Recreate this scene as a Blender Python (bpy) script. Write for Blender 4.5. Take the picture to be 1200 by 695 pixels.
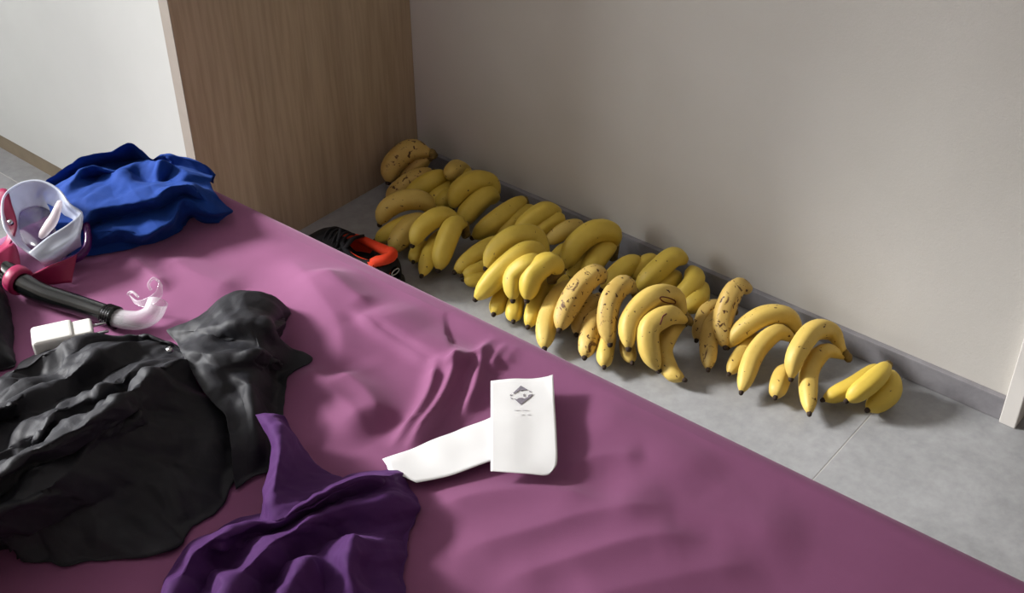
import bpy, math, random
import numpy as np
from mathutils import Vector, Matrix, noise

random.seed(7); np.random.seed(7)
for o in list(bpy.data.objects): bpy.data.objects.remove(o, do_unlink=True)
scene = bpy.context.scene
COL = scene.collection

# ------------------------------------------------------------------ camera
FPX = 1450.0
YAW, PITCH, ROLL = (math.radians(v) for v in (49.92, 36.19, -0.46))
FW = np.array([math.sin(YAW)*math.cos(PITCH), math.cos(YAW)*math.cos(PITCH), -math.sin(PITCH)])
RT0 = np.array([math.cos(YAW), -math.sin(YAW), 0.0]); UP0 = np.cross(RT0, FW)
RT = RT0*math.cos(ROLL) + UP0*math.sin(ROLL); UP = -RT0*math.sin(ROLL) + UP0*math.cos(ROLL)
CAM = np.array([-1.83439, -1.84342, 1.5])
cd = bpy.data.cameras.new('camera'); cd.sensor_fit = 'HORIZONTAL'; cd.sensor_width = 36.0
cd.lens = FPX/1200*36.0; cd.clip_start = 0.02; cd.clip_end = 100
cam = bpy.data.objects.new('camera', cd); COL.objects.link(cam)
cam.matrix_world = Matrix(((RT[0], UP[0], -FW[0], CAM[0]), (RT[1], UP[1], -FW[1], CAM[1]),
                           (RT[2], UP[2], -FW[2], CAM[2]), (0, 0, 0, 1)))
scene.camera = cam

# ------------------------------------------------------------------ world, daylight, exposure
w = bpy.data.worlds.new('overcast_sky'); scene.world = w; w.use_nodes = True
w.node_tree.nodes['Background'].inputs[0].default_value = (0.80, 0.88, 1.0, 1)
w.node_tree.nodes['Background'].inputs[1].default_value = 1.0
WALL_L, WALL_B, WALL_N = -3.15, 1.62, -3.0            # left, far and near walls
WIN_X0, WIN_X1, WIN_Z0, WIN_Z1 = -3.0, -1.40, 0.45, 2.34   # window in the far wall, left of the wardrobe
ld = bpy.data.lights.new('window_daylight', 'AREA'); ld.shape = 'RECTANGLE'
ld.size = WIN_X1-WIN_X0-0.1; ld.size_y = WIN_Z1-WIN_Z0-0.1; ld.energy = 100; ld.color = (0.97, 0.99, 1.0)
lo = bpy.data.objects.new('window_daylight', ld); COL.objects.link(lo)
lo.location = ((WIN_X0+WIN_X1)/2, WALL_B+0.13, (WIN_Z0+WIN_Z1)/2); lo.rotation_euler = (math.radians(-90), 0, 0)
sd_ = bpy.data.lights.new('hazy_sun', 'SUN'); sd_.energy = 8.6; sd_.angle = math.radians(13); sd_.color = (1.0, 0.985, 0.965)
so = bpy.data.objects.new('hazy_sun', sd_); COL.objects.link(so); so.location = (-4, 4.5, 4.0)
so.rotation_euler = Vector((0.40, -0.80, -0.50)).to_track_quat('-Z', 'Y').to_euler()
vs = scene.view_settings
vs.view_transform = 'Standard'; vs.look = 'None'; vs.gamma = 1.0; vs.use_curve_mapping = False
vs.exposure = 0.0

# ------------------------------------------------------------------ helpers
def unproject(px, py, axis, value):
    d = RT*((px-600)/FPX) + UP*(-(py-347.5)/FPX) + FW
    return CAM + d*((value-CAM[axis])/d[axis])
def at(px, py, z): return unproject(px, py, 2, z)
BED = 0.5
def onbed(px, py, h): return unproject(px, py, 2, BED+h)
def depth(p): return float(np.dot(np.asarray(p)-CAM, FW))

def link(o, parent=None):
    COL.objects.link(o)
    if parent is not None: o.parent = parent
    return o
def tag(o, label=None, cat=None, group=None, kind=None):
    if label: o['label'] = label
    if cat: o['category'] = cat
    if group: o['group'] = group
    if kind: o['kind'] = kind
    return o
def world_loc(o):
    v = Vector((0, 0, 0))
    while o is not None: v += o.location; o = o.parent
    return np.array(v)
def obj(name, V, F, mat, parent=None, smooth=True, origin=None):
    """vertices are in world space; they are shifted into the parent's frame"""
    V = np.asarray(V, float)
    base = world_loc(parent) if parent is not None else np.zeros(3)
    if parent is None:
        base = np.array(origin) if origin is not None else np.array([V[:, 0].mean(), V[:, 1].mean(), V[:, 2].min()])
    me = bpy.data.meshes.new(name)
    me.from_pydata([tuple(v) for v in (V-base)], [], [tuple(f) for f in F])
    if smooth: me.polygons.foreach_set('use_smooth', [True]*len(me.polygons))
    me.materials.append(mat); me.update()
    o = bpy.data.objects.new(name, me)
    if parent is None: o.location = base
    return link(o, parent)
def thing(name, label, cat, loc, group=None):
    o = bpy.data.objects.new(name, None); o.empty_display_size = 0.05
    o.location = Vector([float(v) for v in loc]); link(o)
    return tag(o, label, cat, group)
def boxes(*bs):
    V, F = [], []
    for (x0, y0, z0, x1, y1, z1) in bs:
        n = len(V)
        V += [(x, y, z) for z in (z0, z1) for y in (y0, y1) for x in (x0, x1)]
        F += [tuple(n+i for i in f) for f in ((0, 2, 3, 1), (4, 5, 7, 6), (0, 1, 5, 4), (2, 6, 7, 3), (0, 4, 6, 2), (1, 3, 7, 5))]
    return V, F
def bevel(o, w, seg=2):
    m = o.modifiers.new('bevel', 'BEVEL'); m.width = w; m.segments = seg; m.limit_method = 'ANGLE'
    return o
def solidify(o, t, offset=-1):
    m = o.modifiers.new('solid', 'SOLIDIFY'); m.thickness = t; m.offset = offset
    return o
def catmull(P, n):
    P = np.asarray(P, float)
    if len(P) == 2: return P[0]+(P[1]-P[0])*np.linspace(0, 1, n)[:, None]
    E = np.vstack([2*P[0]-P[1], P, 2*P[-1]-P[-2]])
    seg = np.linalg.norm(np.diff(P, axis=0), axis=1); s = np.concatenate([[0], np.cumsum(seg)]); s /= s[-1]
    out = []
    for t in np.linspace(0, 1, n):
        i = min(max(np.searchsorted(s, t)-1, 0), len(P)-2)
        u = (t-s[i])/(s[i+1]-s[i]+1e-9); a, b, c, d = E[i], E[i+1], E[i+2], E[i+3]
        out.append(.5*((2*b)+(-a+c)*u+(2*a-5*b+4*c-d)*u*u+(-a+3*b-3*c+d)*u**3))
    return np.array(out)
def tube(C, R, n=12, squash=1.0, lobes=0, amp=0.0, caps=True, up=None, phase=0.0):
    C = np.asarray(C, float); m = len(C); R = np.broadcast_to(np.asarray(R, float), (m,))
    T = np.gradient(C, axis=0); T /= np.linalg.norm(T, axis=1)[:, None]+1e-12
    ref = np.array(up if up is not None else (0, 0, 1.0))
    if abs(np.dot(ref, T[0])) > .95: ref = np.array([1.0, 0, 0])
    V, F = [], []
    Nv = ref-T[0]*np.dot(ref, T[0]); Nv /= np.linalg.norm(Nv)
    for i in range(m):
        Nv = Nv-T[i]*np.dot(Nv, T[i]); Nv /= np.linalg.norm(Nv); B = np.cross(T[i], Nv)
        for k in range(n):
            a = 2*math.pi*k/n; r = R[i]*(1+amp*math.cos(lobes*a+phase))
            V.append(C[i]+Nv*r*math.cos(a)*squash+B*r*math.sin(a))
    for i in range(m-1):
        for k in range(n):
            F.append((i*n+k, i*n+(k+1) % n, (i+1)*n+(k+1) % n, (i+1)*n+k))
    if caps: F.append(tuple(range(n-1, -1, -1))); F.append(tuple((m-1)*n+k for k in range(n)))
    return V, F
def grid_faces(n, m, off=0):
    return [(off+i*m+j, off+i*m+j+1, off+(i+1)*m+j+1, off+(i+1)*m+j) for i in range(n-1) for j in range(m-1)]
def merge(*parts):
    V, F = [], []
    for v, f in parts:
        n = len(V); V += list(v); F += [tuple(n+i for i in q) for q in f]
    return V, F

# ------------------------------------------------------------------ materials
def rgb(r, g, b):
    f = lambda c: (c/255/12.92 if c/255 <= .04045 else ((c/255+.055)/1.055)**2.4)
    return (f(r), f(g), f(b), 1)
class Mat:
    def __init__(s, name, rough=.6, spec=.5):
        s.m = bpy.data.materials.new(name); s.m.use_nodes = True; s.nt = s.m.node_tree
        s.b = s.nt.nodes['Principled BSDF']; s.b.inputs['Roughness'].default_value = rough
        s.b.inputs['Specular IOR Level'].default_value = spec
    def node(s, t, **kw):
        n = s.nt.nodes.new(t)
        for k, v in kw.items():
            if k in n.inputs: n.inputs[k].default_value = v
            else: setattr(n, k, v)
        return n
    def link(s, a, b): s.nt.links.new(a, b)
    def coords(s, scale=(1, 1, 1), kind='Object'):
        tc = s.node('ShaderNodeTexCoord'); mp = s.node('ShaderNodeMapping'); mp.inputs['Scale'].default_value = scale
        s.link(tc.outputs[kind], mp.inputs[0]); return mp.outputs[0]
    def noise(s, vec, scale, detail=4, rough=.55, dist=0):
        n = s.node('ShaderNodeTexNoise'); n.inputs['Scale'].default_value = scale; n.inputs['Detail'].default_value = detail
        n.inputs['Roughness'].default_value = rough; n.inputs['Distortion'].default_value = dist
        s.link(vec, n.inputs['Vector']); return n.outputs['Fac']
    def ramp(s, fac, stops, interp='LINEAR'):
        r = s.node('ShaderNodeValToRGB'); r.color_ramp.interpolation = interp
        while len(r.color_ramp.elements) < len(stops): r.color_ramp.elements.new(.5)
        for e, (p, c) in zip(r.color_ramp.elements, stops): e.position = p; e.color = c
        s.link(fac, r.inputs[0]); return r.outputs[0]
    def mix(s, fac, a, b, mode='MIX'):
        n = s.node('ShaderNodeMix'); n.data_type = 'RGBA'; n.blend_type = mode
        for v, i in ((fac, 0), (a, 6), (b, 7)):
            if isinstance(v, (int, float)): n.inputs[i].default_value = v
            elif isinstance(v, tuple): n.inputs[i].default_value = v
            else: s.link(v, n.inputs[i])
        return n.outputs[2]
    def bump(s, fac, strength, dist=.01):
        n = s.node('ShaderNodeBump'); n.inputs['Strength'].default_value = strength; n.inputs['Distance'].default_value = dist
        s.link(fac, n.inputs['Height'])
        if s.b.inputs['Normal'].is_linked:
            s.link(s.b.inputs['Normal'].links[0].from_socket, n.inputs['Normal'])
        s.link(n.outputs[0], s.b.inputs['Normal']); return s
    def color(s, c):
        if isinstance(c, tuple): s.b.inputs['Base Color'].default_value = c
        else: s.link(c, s.b.inputs['Base Color'])
        return s

def plain(name, c, rough=.6, var=.12, scale=30, bump=.0, spec=.5, detail=5):
    k = Mat(name, rough, spec); v = k.coords(); n = k.noise(v, scale, detail)
    lo = tuple(x*(1-var) for x in c[:3])+(1,); hi = tuple(min(1, x*(1+var)) for x in c[:3])+(1,)
    k.color(k.ramp(n, [(.3, lo), (.7, hi)]))
    if bump: k.bump(n, bump, .004)
    return k.m
def fabric(name, c, rough=.85, sheen=.0, sheencol=(1, 1, 1, 1), var=.1, weave=900, wb=.25, spec=.25, crease=.0):
    k = Mat(name, rough, spec); v = k.coords()
    n = k.noise(v, 9, 6, .65)
    lo = tuple(x*(1-var) for x in c[:3])+(1,); hi = tuple(min(1, x*(1+var)) for x in c[:3])+(1,)
    k.color(k.ramp(n, [(.3, lo), (.7, hi)]))
    k.b.inputs['Sheen Weight'].default_value = sheen; k.b.inputs['Sheen Tint'].default_value = sheencol
    k.b.inputs['Sheen Roughness'].default_value = .4
    k.bump(k.noise(v, weave, 2), wb, .0006)
    if crease: k.bump(k.noise(v, 28, 5, .6, 1.2), crease, .012)
    return k.m

M = {}
k = Mat('wall_paint', .75, .3); v = k.coords(); n = k.noise(v, 260, 3)
k.color(k.ramp(k.noise(v, 3, 5), [(.3, rgb(200, 196, 189)), (.7, rgb(207, 203, 197))])); k.bump(n, .25, .002); M['wall'] = k.m
M['ceiling'] = plain('ceiling_paint', rgb(215, 212, 208), .9, .02, 5)
M['far_wall'] = plain('warm_paint', rgb(180, 172, 162), .9, .03, 4)
k = Mat('floor_tile', .45, .4); v = k.coords((1, 1, 1))
n1 = k.noise(v, 5, 8, .7, .6); n2 = k.noise(v, 45, 6, .6)
k.color(k.mix(.35, k.ramp(n1, [(.28, rgb(136, 137, 139)), (.55, rgb(156, 157, 159)), (.75, rgb(172, 173, 175))]),
              k.ramp(n2, [(.3, rgb(132, 133, 135)), (.7, rgb(174, 175, 177))]))); k.bump(n2, .08, .002); M['tile'] = k.m
M['grout'] = plain('grout', rgb(190, 188, 185), .9, .05, 60)
k = Mat('skirting_tile', .5, .4); v = k.coords(); n = k.noise(v, 12, 7, .65, .5)
k.color(k.ramp(n, [(.3, rgb(122, 120, 124)), (.7, rgb(152, 150, 154))])); M['skirting'] = k.m
k = Mat('oak_laminate', .6, .3)
v = k.coords((7, 7, .45)); v2 = k.coords((3.0, 3.0, .22)); v3 = k.coords((90, 90, 5))
n1 = k.noise(v, 1, 7, .6, .7); n2 = k.noise(v2, 2, 4, .55, 1.2); n3 = k.noise(v3, 1, 3, .6)
c = k.ramp(n2, [(.25, rgb(154, 133, 109)), (.45, rgb(186, 166, 140)), (.6, rgb(172, 153, 131)), (.8, rgb(194, 175, 152))])
c = k.mix(.5, c, k.ramp(n1, [(.3, rgb(140, 117, 90)), (.5, rgb(184, 164, 138)), (.75, rgb(200, 178, 151))]))
c = k.mix(.22, c, k.ramp(n3, [(.35, rgb(128, 106, 82)), (.6, rgb(202, 180, 152))])); k.color(c); M['oak'] = k.m
M['edge'] = plain('panel_edge', rgb(150, 142, 132), .6, .04, 40)
k = Mat('white_laminate', .5, .4); v = k.coords(); n = k.noise(v, 300, 3)
k.color(k.ramp(k.noise(v, 4, 4), [(.3, rgb(184, 186, 182)), (.7, rgb(190, 192, 188))])); k.bump(n, .12, .001); M['laminate'] = k.m
M['plinth'] = plain('plinth_laminate', rgb(120, 108, 88), .6, .1, 25)
M['white_paint'] = plain('white_gloss_paint', rgb(226, 222, 216), .45, .03, 20, .05)
M['door'] = plain('door_paint', rgb(150, 130, 110), .5, .06, 12)
k = Mat('window_glass', 0.02)
tr = k.node('ShaderNodeBsdfTransparent'); gl = k.node('ShaderNodeBsdfGlossy'); gl.inputs['Roughness'].default_value = .02
mx = k.node('ShaderNodeMixShader'); mx.inputs[0].default_value = .06
k.link(tr.outputs[0], mx.inputs[1]); k.link(gl.outputs[0], mx.inputs[2])
k.link(mx.outputs[0], k.nt.nodes['Material Output'].inputs['Surface']); M['glass'] = k.m

SHEET = rgb(143, 86, 124)
M['sheet'] = fabric('mauve_cotton', SHEET, .8, .22, rgb(255, 220, 245), .05, 1100, .3)
M['mattress'] = fabric('mattress_ticking', rgb(205, 200, 195))
M['bed_wood'] = plain('bed_base_wood', rgb(110, 85, 62), .6, .15, 14)
M['blue'] = fabric('blue_cotton', rgb(12, 54, 130), .85, .1, rgb(120, 160, 255), .1, 900, .3, crease=.05)
M['black'] = fabric('black_nylon', rgb(33, 33, 39), .62, .0, (1, 1, 1, 1), .2, 1200, .1, .35, crease=.10)
M['purple'] = fabric('purple_cotton', rgb(80, 41, 98), .8, .15, rgb(220, 160, 255), .08, 900, .3, crease=.05)
M['paper'] = plain('thermal_paper', rgb(246, 246, 246), .6, .01, 20)
M['ink'] = plain('grey_print', rgb(140, 134, 145), .8, .08, 200)
M['faint_ink'] = plain('faint_print', rgb(232, 230, 233), .8, .02, 200)
M['rubber'] = plain('black_rubber', rgb(12, 13, 14), .18, .1, 40, .02, .6)
M['pink'] = plain('raspberry_silicone', rgb(152, 32, 78), .4, .08, 18, .0, .5)
k = Mat('lens_frame_plastic', .12, .6); k.color(rgb(120, 40, 130)); k.b.inputs['Transmission Weight'].default_value = .5; M['lens_frame'] = k.m
def silicone(name, c, alpha_t, rough):
    k = Mat(name, rough, .6); k.color(c); v = k.coords()
    tr = k.node('ShaderNodeBsdfTransparent'); mx = k.node('ShaderNodeMixShader')
    lw = k.node('ShaderNodeLayerWeight'); lw.inputs[0].default_value = .35
    rp = k.ramp(lw.outputs['Facing'], [(0, (alpha_t,)*3+(1,)), (1, (min(1, alpha_t+.5),)*3+(1,))])
    k.link(rp, mx.inputs[0]); k.link(tr.outputs[0], mx.inputs[1]); k.link(k.b.outputs[0], mx.inputs[2])
    k.link(mx.outputs[0], k.nt.nodes['Material Output'].inputs['Surface']); return k.m
M['skirt'] = silicone('clear_skirt_silicone', rgb(214, 220, 236), .34, .3)
M['clear'] = silicone('clear_mouthpiece_silicone', rgb(244, 240, 246), .16, .1)
M['lens'] = silicone('tinted_lens', rgb(60, 50, 90), .45, .05)
M['white_plastic'] = plain('white_plastic', rgb(236, 236, 232), .3, .01, 10)
M['metal'] = plain('pin_metal', rgb(200, 200, 205), .25, .05, 30); M['metal'].node_tree.nodes['Principled BSDF'].inputs['Metallic'].default_value = 1
M['shoe_black'] = fabric('black_mesh', rgb(26, 25, 28), .8, .0, (1, 1, 1, 1), .2, 500, .5)
M['shoe_orange'] = fabric('orange_lining', rgb(214, 58, 24), .7, .2, rgb(255, 160, 120), .12, 500, .4)
M['shoe_grey'] = plain('grey_print_loop', rgb(170, 170, 170), .6, .05, 40)
M['shoe_sole'] = plain('dark_sole_rubber', rgb(32, 31, 33), .7, .1, 40, .05)

def banana_mat(name, base, dark, spot, blotch, scale=1.0):
    k = Mat(name, .5, .35); v = k.coords()
    c = k.ramp(k.noise(v, 16, 4, .6), [(.3, dark), (.7, base)])
    # freckles
    sp = k.ramp(k.noise(v, 95*scale, 2, .5, .4), [(spot, (0, 0, 0, 1)), (spot+.035, (1, 1, 1, 1))])
    c = k.mix(sp, c, rgb(84, 52, 26))
    bl = k.ramp(k.noise(v, 34*scale, 5, .65, .8), [(blotch, (0, 0, 0, 1)), (blotch+.05, (1, 1, 1, 1))])
    c = k.mix(bl, c, rgb(98, 66, 36)); k.color(c)
    k.b.inputs['Subsurface Weight'].default_value = .0
    k.bump(k.noise(v, 60, 3), .12, .003); return k.m
M['banana_clean'] = banana_mat('banana_peel_fresh', rgb(220, 192, 84), rgb(204, 175, 68), .72, .74)
M['banana_ripe'] = banana_mat('banana_peel_ripe', rgb(216, 188, 102), rgb(200, 168, 82), .68, .70)
M['banana_spotted'] = banana_mat('banana_peel_spotted', rgb(210, 180, 102), rgb(188, 154, 80), .625, .625)
M['tip'] = plain('banana_tip', rgb(46, 32, 22), .9, .3, 200)
M['scar'] = plain('dark_red_scar', rgb(96, 34, 30), .8, .2, 200)
M['crown'] = plain('banana_crown', rgb(120, 98, 46), .8, .35, 70, .2)

# ================================================================== the room
CZ = 2.5; WR = 0.013
def struct(name, VF, mat, parent=None, smooth=False):
    o = obj(name, *VF, mat, parent, smooth)
    if parent is None: o['kind'] = 'structure'
    return o
floor = struct('floor', boxes((WALL_L-.1, WALL_N-.1, -.08, WR+1.2, WALL_B+.1, -.0006)), M['grout'])
TX, TY, GAP = .62, 1.2585, .0012
me_tile = None
for i in range(-5, 0):
    for j in range(-3, 4):
        x0 = -.035+TX*i; x1 = x0+TX if i < -1 else WR+.5; y0 = -1.2585+TY*j; y1 = y0+TY
        x0, x1, y0, y1 = max(x0, WALL_L), min(x1, WR+.6), max(y0, WALL_N), min(y1, WALL_B)
        if x1-x0 < .02 or y1-y0 < .02: continue
        V, F = boxes((x0+GAP, y0+GAP, -.0006, x1-GAP, y1-GAP, 0.0))
        obj('tile', V, F, M['tile'], floor, False)
DOOR_Y0, DOOR_Y1, DOOR_Z = -2.32, -1.474, 2.06
struct('wall_right', boxes((WR, DOOR_Y1+.028, 0, WR+.12, WALL_B, CZ), (WR, WALL_N, 0, WR+.12, DOOR_Y0-.028, CZ),
                           (WR, DOOR_Y0-.028, DOOR_Z+.028, WR+.12, DOOR_Y1+.028, CZ)), M['wall'])
struct('wall_left', boxes((WALL_L-.12, WALL_N, 0, WALL_L, WALL_B, CZ)), M['far_wall'])
struct('wall_back', boxes((WALL_L-.12, WALL_B, 0, WIN_X0, WALL_B+.12, CZ), (WIN_X1, WALL_B, 0, WR+.12, WALL_B+.12, CZ),
                          (WIN_X0, WALL_B, 0, WIN_X1, WALL_B+.12, WIN_Z0), (WIN_X0, WALL_B, WIN_Z1, WIN_X1, WALL_B+.12, CZ)), M['far_wall'])
struct('wall_front', boxes((WALL_L-.12, WALL_N-.12, 0, WR+.12, WALL_N, CZ)), M['far_wall'])
struct('ceiling', boxes((WALL_L-.12, WALL_N-.12, CZ, WR+.12, WALL_B+.12, CZ+.1)), M['ceiling'])
# skirting of grey tile strips along the right wall
bb = struct('baseboard_right', boxes((.004, -1.443, .0, WR, -.002, .046)), M['grout'])
for (a, b) in ((-1.443, -.5203), (-.5197, -.002)):
    bevel(obj('skirting_tile', *boxes((0, a, .0005, WR-.0005, b, .049)), M['skirting'], bb, False), .0012, 2)
# white door frame and door at the right
t1 = struct('trim_1', boxes((-.006, DOOR_Y1, 0, WR+.10, DOOR_Y1+.03, DOOR_Z+.03), (-.006, DOOR_Y0-.03, 0, WR+.10, DOOR_Y0, DOOR_Z+.03),
                            (-.006, DOOR_Y0, DOOR_Z, WR+.10, DOOR_Y1, DOOR_Z+.03)), M['white_paint'])
bevel(t1, .002, 2)
d1 = struct('door_1', boxes((WR+.05, DOOR_Y0+.004, .006, WR+.09, DOOR_Y1-.004, DOOR_Z-.004)), M['door'])
V, F = tube([(WR+.05, DOOR_Y0+.08, 1.03), (WR-.0, DOOR_Y0+.08, 1.03), (WR-.005, DOOR_Y0+.1, 1.03), (WR-.005, DOOR_Y0+.2, 1.03)], .009, 10)
obj('door_handle', V, F, M['metal'], d1)
# window in the far wall
wy0, wy1, wm = WALL_B+.03, WALL_B+.09, (WIN_X0+WIN_X1)/2
wn = struct('window_1', boxes((WIN_X0, wy0, WIN_Z0, WIN_X0+.05, wy1, WIN_Z1), (WIN_X1-.05, wy0, WIN_Z0, WIN_X1, wy1, WIN_Z1),
                              (WIN_X0, wy0, WIN_Z0, WIN_X1, wy1, WIN_Z0+.05), (WIN_X0, wy0, WIN_Z1-.05, WIN_X1, wy1, WIN_Z1),
                              (wm-.025, wy0, WIN_Z0, wm+.025, wy1, WIN_Z1)), M['white_paint'])
for (a, b) in ((WIN_X0+.05, wm-.025), (wm+.025, WIN_X1-.05)):
    obj('pane', *boxes((a, WALL_B+.058, WIN_Z0+.05, b, WALL_B+.063, WIN_Z1-.05)), M['glass'], wn, False)

# ================================================================== wardrobe
WX = -.605
wd = thing('wardrobe', 'tall wardrobe with oak side panel, white doors and brown plinth in the corner', 'wardrobe', (-.3, .8, 0))
sp = obj('side_panel', *boxes((WX, 0, 0, WR-.001, .03, 2.3)), M['oak'], wd, False); tag(sp, 'oak-grain wooden side panel')
obj('edge_band', *boxes((WX-.0015, .0005, 0, WX-.0001, .0295, 2.3)), M['edge'], wd, False)
obj('carcass', *boxes((WX+.03, .031, .056, WR-.002, 1.6, 2.27)), M['plinth'], wd, False)
for (a, b) in ((.034, .98), (.986, 1.6)):
    bevel(obj('door', *boxes((WX+.004, a, .056, WX+.026, b, 2.3)), M['laminate'], wd, False), .001, 1)
obj('plinth', *boxes((WX+.018, .031, 0, WX+.034, 1.6, .055)), M['plinth'], wd, False)

# ================================================================== bed and fitted sheet
BX1, BX0, BY1, BY0 = -.838, -2.26, -.265, -2.25
bed = thing('bed', 'bed standing under the rumpled mauve sheet', 'bed', ((BX0+BX1)/2, (BY0+BY1)/2, 0))
bevel(obj('bed_base', *boxes((BX0+.08, BY0+.03, .12, BX1-.05, BY1-.03, .27)), M['bed_wood'], bed, False), .01)
bevel(obj('mattress', *boxes((BX0+.07, BY0+.012, .271, BX1-.02, BY1-.012, .478)), M['mattress'], bed, False), .04, 3)
for x in (BX0+.15, BX1-.12):
    for y in (BY0+.1, BY1-.1):
        V, F = tube([(x, y, 0), (x, y, .06), (x, y, .121)], [.022, .027, .03], 12); obj('leg', V, F, M['bed_wood'], bed)

def seg_dist(XY, P):
    """distance to a polyline, signed side, and parameter 0..1 along it"""
    best = np.full(len(XY), 1e9); side = np.zeros(len(XY)); par = np.zeros(len(XY))
    L = np.linalg.norm(np.diff(P, axis=0), axis=1); S = np.concatenate([[0], np.cumsum(L)])
    for i in range(len(P)-1):
        d = P[i+1]-P[i]; q = XY-P[i]; u = np.clip((q@d)/(d@d+1e-12), 0, 1)
        r = q-u[:, None]*d; ds = np.linalg.norm(r, axis=1); k = ds < best
        best[k] = ds[k]; side[k] = np.sign(d[0]*r[k, 1]-d[1]*r[k, 0]); par[k] = (S[i]+u[k]*L[i])/S[-1]
    return best, side, par
def ridge(XY, pts, h, wl, wr, sharp=1.4, tl=.25):
    """fold whose crest follows pts (px); wl / wr = half widths left and right of its direction"""
    P = catmull(np.array([onbed(x, y, 0)[:2] for x, y in pts]), 14)
    d, s, t = seg_dist(XY, P)
    wd_ = np.where(s > 0, wl, wr)
    tp = np.clip(np.minimum(t, 1-t)/tl, 0, 1); tp = tp*tp*(3-2*tp)
    return h*np.exp(-(d/wd_)**sharp)*tp
SHEET_RIDGES = [
    # px polyline, height, half width left, half width right
    (((405, 368), (440, 392), (470, 408), (496, 424), (527, 436), (548, 429), (566, 414), (578, 402)), .012, .075, .007),
    (((512, 424), (505, 462), (488, 496), (455, 528)), .012, .010, .009),
    (((540, 415), (523, 466), (503, 500), (472, 535)), .013, .010, .009),
    (((590, 390), (570, 406), (562, 437), (553, 468), (535, 500)), .0095, .010, .007),
    (((425, 382), (470, 407), (500, 425), (532, 439)), -.006, .006, .006),
    (((596, 400), (582, 420), (577, 440)), .007, .008, .007),
    (((610, 402), (598, 416), (594, 430)), .005, .010, .009),
    (((395, 300), (450, 352), (520, 385)), .006, .06, .06),
    (((380, 320), (400, 345), (440, 372)), .008, .03, .03),
    (((335, 300), (372, 352), (400, 395), (395, 450)), .008, .04, .035),
    (((300, 260), (380, 310), (460, 345)), .006, .03, .05),
    (((150, 300), (172, 322), (200, 345)), .006, .014, .01),
    (((190, 300), (235, 330), (290, 345)), .006, .03, .03),
    (((390, 440), (430, 470), (450, 510)), .010, .03, .025),
    (((350, 430), (400, 480), (440, 520)), .012, .03, .03),
    (((480, 612), (560, 588), (640, 582), (720, 600)), .007, .03, .03),
    (((500, 660), (590, 640), (700, 610), (800, 600)), .009, .04, .03),
    (((560, 695), (650, 670), (760, 640), (840, 640)), .008, .03, .03),
    (((640, 720), (760, 690), (900, 660)), .006, .04, .03),
    (((680, 470), (760, 500), (860, 560)), .005, .05, .06),
    (((700, 560), (800, 600), (960, 640)), .005, .06, .06),
    (((655, 560), (700, 540), (760, 540)), .004, .02, .02),
]
def sheet_h(XY):
    XY = np.atleast_2d(np.asarray(XY, float)); h = np.zeros(len(XY))
    for pts, hh, wl, wr in SHEET_RIDGES: h += 1.5*ridge(XY, pts, hh, wl, wr)
    for i in range(len(XY)):
        p = Vector((XY[i, 0]*6, XY[i, 1]*6, 3.1)); q = Vector((XY[i, 0]*22, XY[i, 1]*16, 7.7))
        h[i] += .0035*noise.noise(p)+.0010*noise.noise(q)
    return h
def profile(lo, hi, r, drop, flat):
    """positions along a line that bends down round both ends: (coord, drop below top, edge fade)"""
    out = [(lo, d, 0.) for d in np.linspace(drop, r*1.3, 7)]
    for a in np.linspace(0, math.pi/2, 7): out.append((lo+r-r*math.cos(a), r-r*math.sin(a), 0.))
    out = out[:-1]
    for x in flat: out.append((x, 0., min(1., min(x-lo-r, hi-r-x)/.07)))
    tail = [(hi-r+r*math.sin(a), r-r*math.cos(a), 0.) for a in np.linspace(0, math.pi/2, 7)][1:]
    tail += [(hi, d, 0.) for d in np.linspace(r*1.3, drop, 7)]
    return np.array(out+tail)
px_ = profile(BX0, BX1, .035, .34, np.concatenate([np.linspace(BX0+.035, -1.56, 40)[:-1], np.linspace(-1.56, BX1-.035, 210)]))
py_ = profile(BY0, BY1, .035, .34, np.concatenate([np.linspace(BY0+.035, -1.72, 40)[:-1], np.linspace(-1.72, BY1-.035, 420)]))
GX, GY = np.meshgrid(px_[:, 0], py_[:, 0], indexing='ij')
DX, DY = np.meshgrid(px_[:, 1], py_[:, 1], indexing='ij'); FX, FY = np.meshgrid(px_[:, 2], py_[:, 2], indexing='ij')
GX = GX+.0235*(-GY-.8)          # the sheet's long side runs slightly askew to the wall
fade = np.minimum(FX, FY); fade = fade*fade*(3-2*fade)*.8+.2*(fade > 0)
XY = np.stack([GX.ravel(), GY.ravel()], 1)
H = sheet_h(XY).reshape(GX.shape)*fade
Z = BED-np.maximum(DX, DY)+H
side = (np.maximum(DX, DY) > .05)
wob = np.array([noise.noise(Vector((x*9, y*9, 1.7))) for x, y in XY]).reshape(GX.shape)*.004
GX = GX+np.where(side & (DX > .05), wob, 0); GY = GY+np.where(side & (DY > .05), wob, 0)
sheet = obj('fitted_sheet', np.stack([GX, GY, Z], -1).reshape(-1, 3), [f[::-1] for f in grid_faces(*GX.shape)][::1], M['sheet'], None, True,
            ((BX0+BX1)/2, (BY0+BY1)/2, .16))
tag(sheet, 'mauve pink fitted bed sheet with rumpled folds', 'bed sheet')
# light fluff / small marks are left to the material

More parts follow.
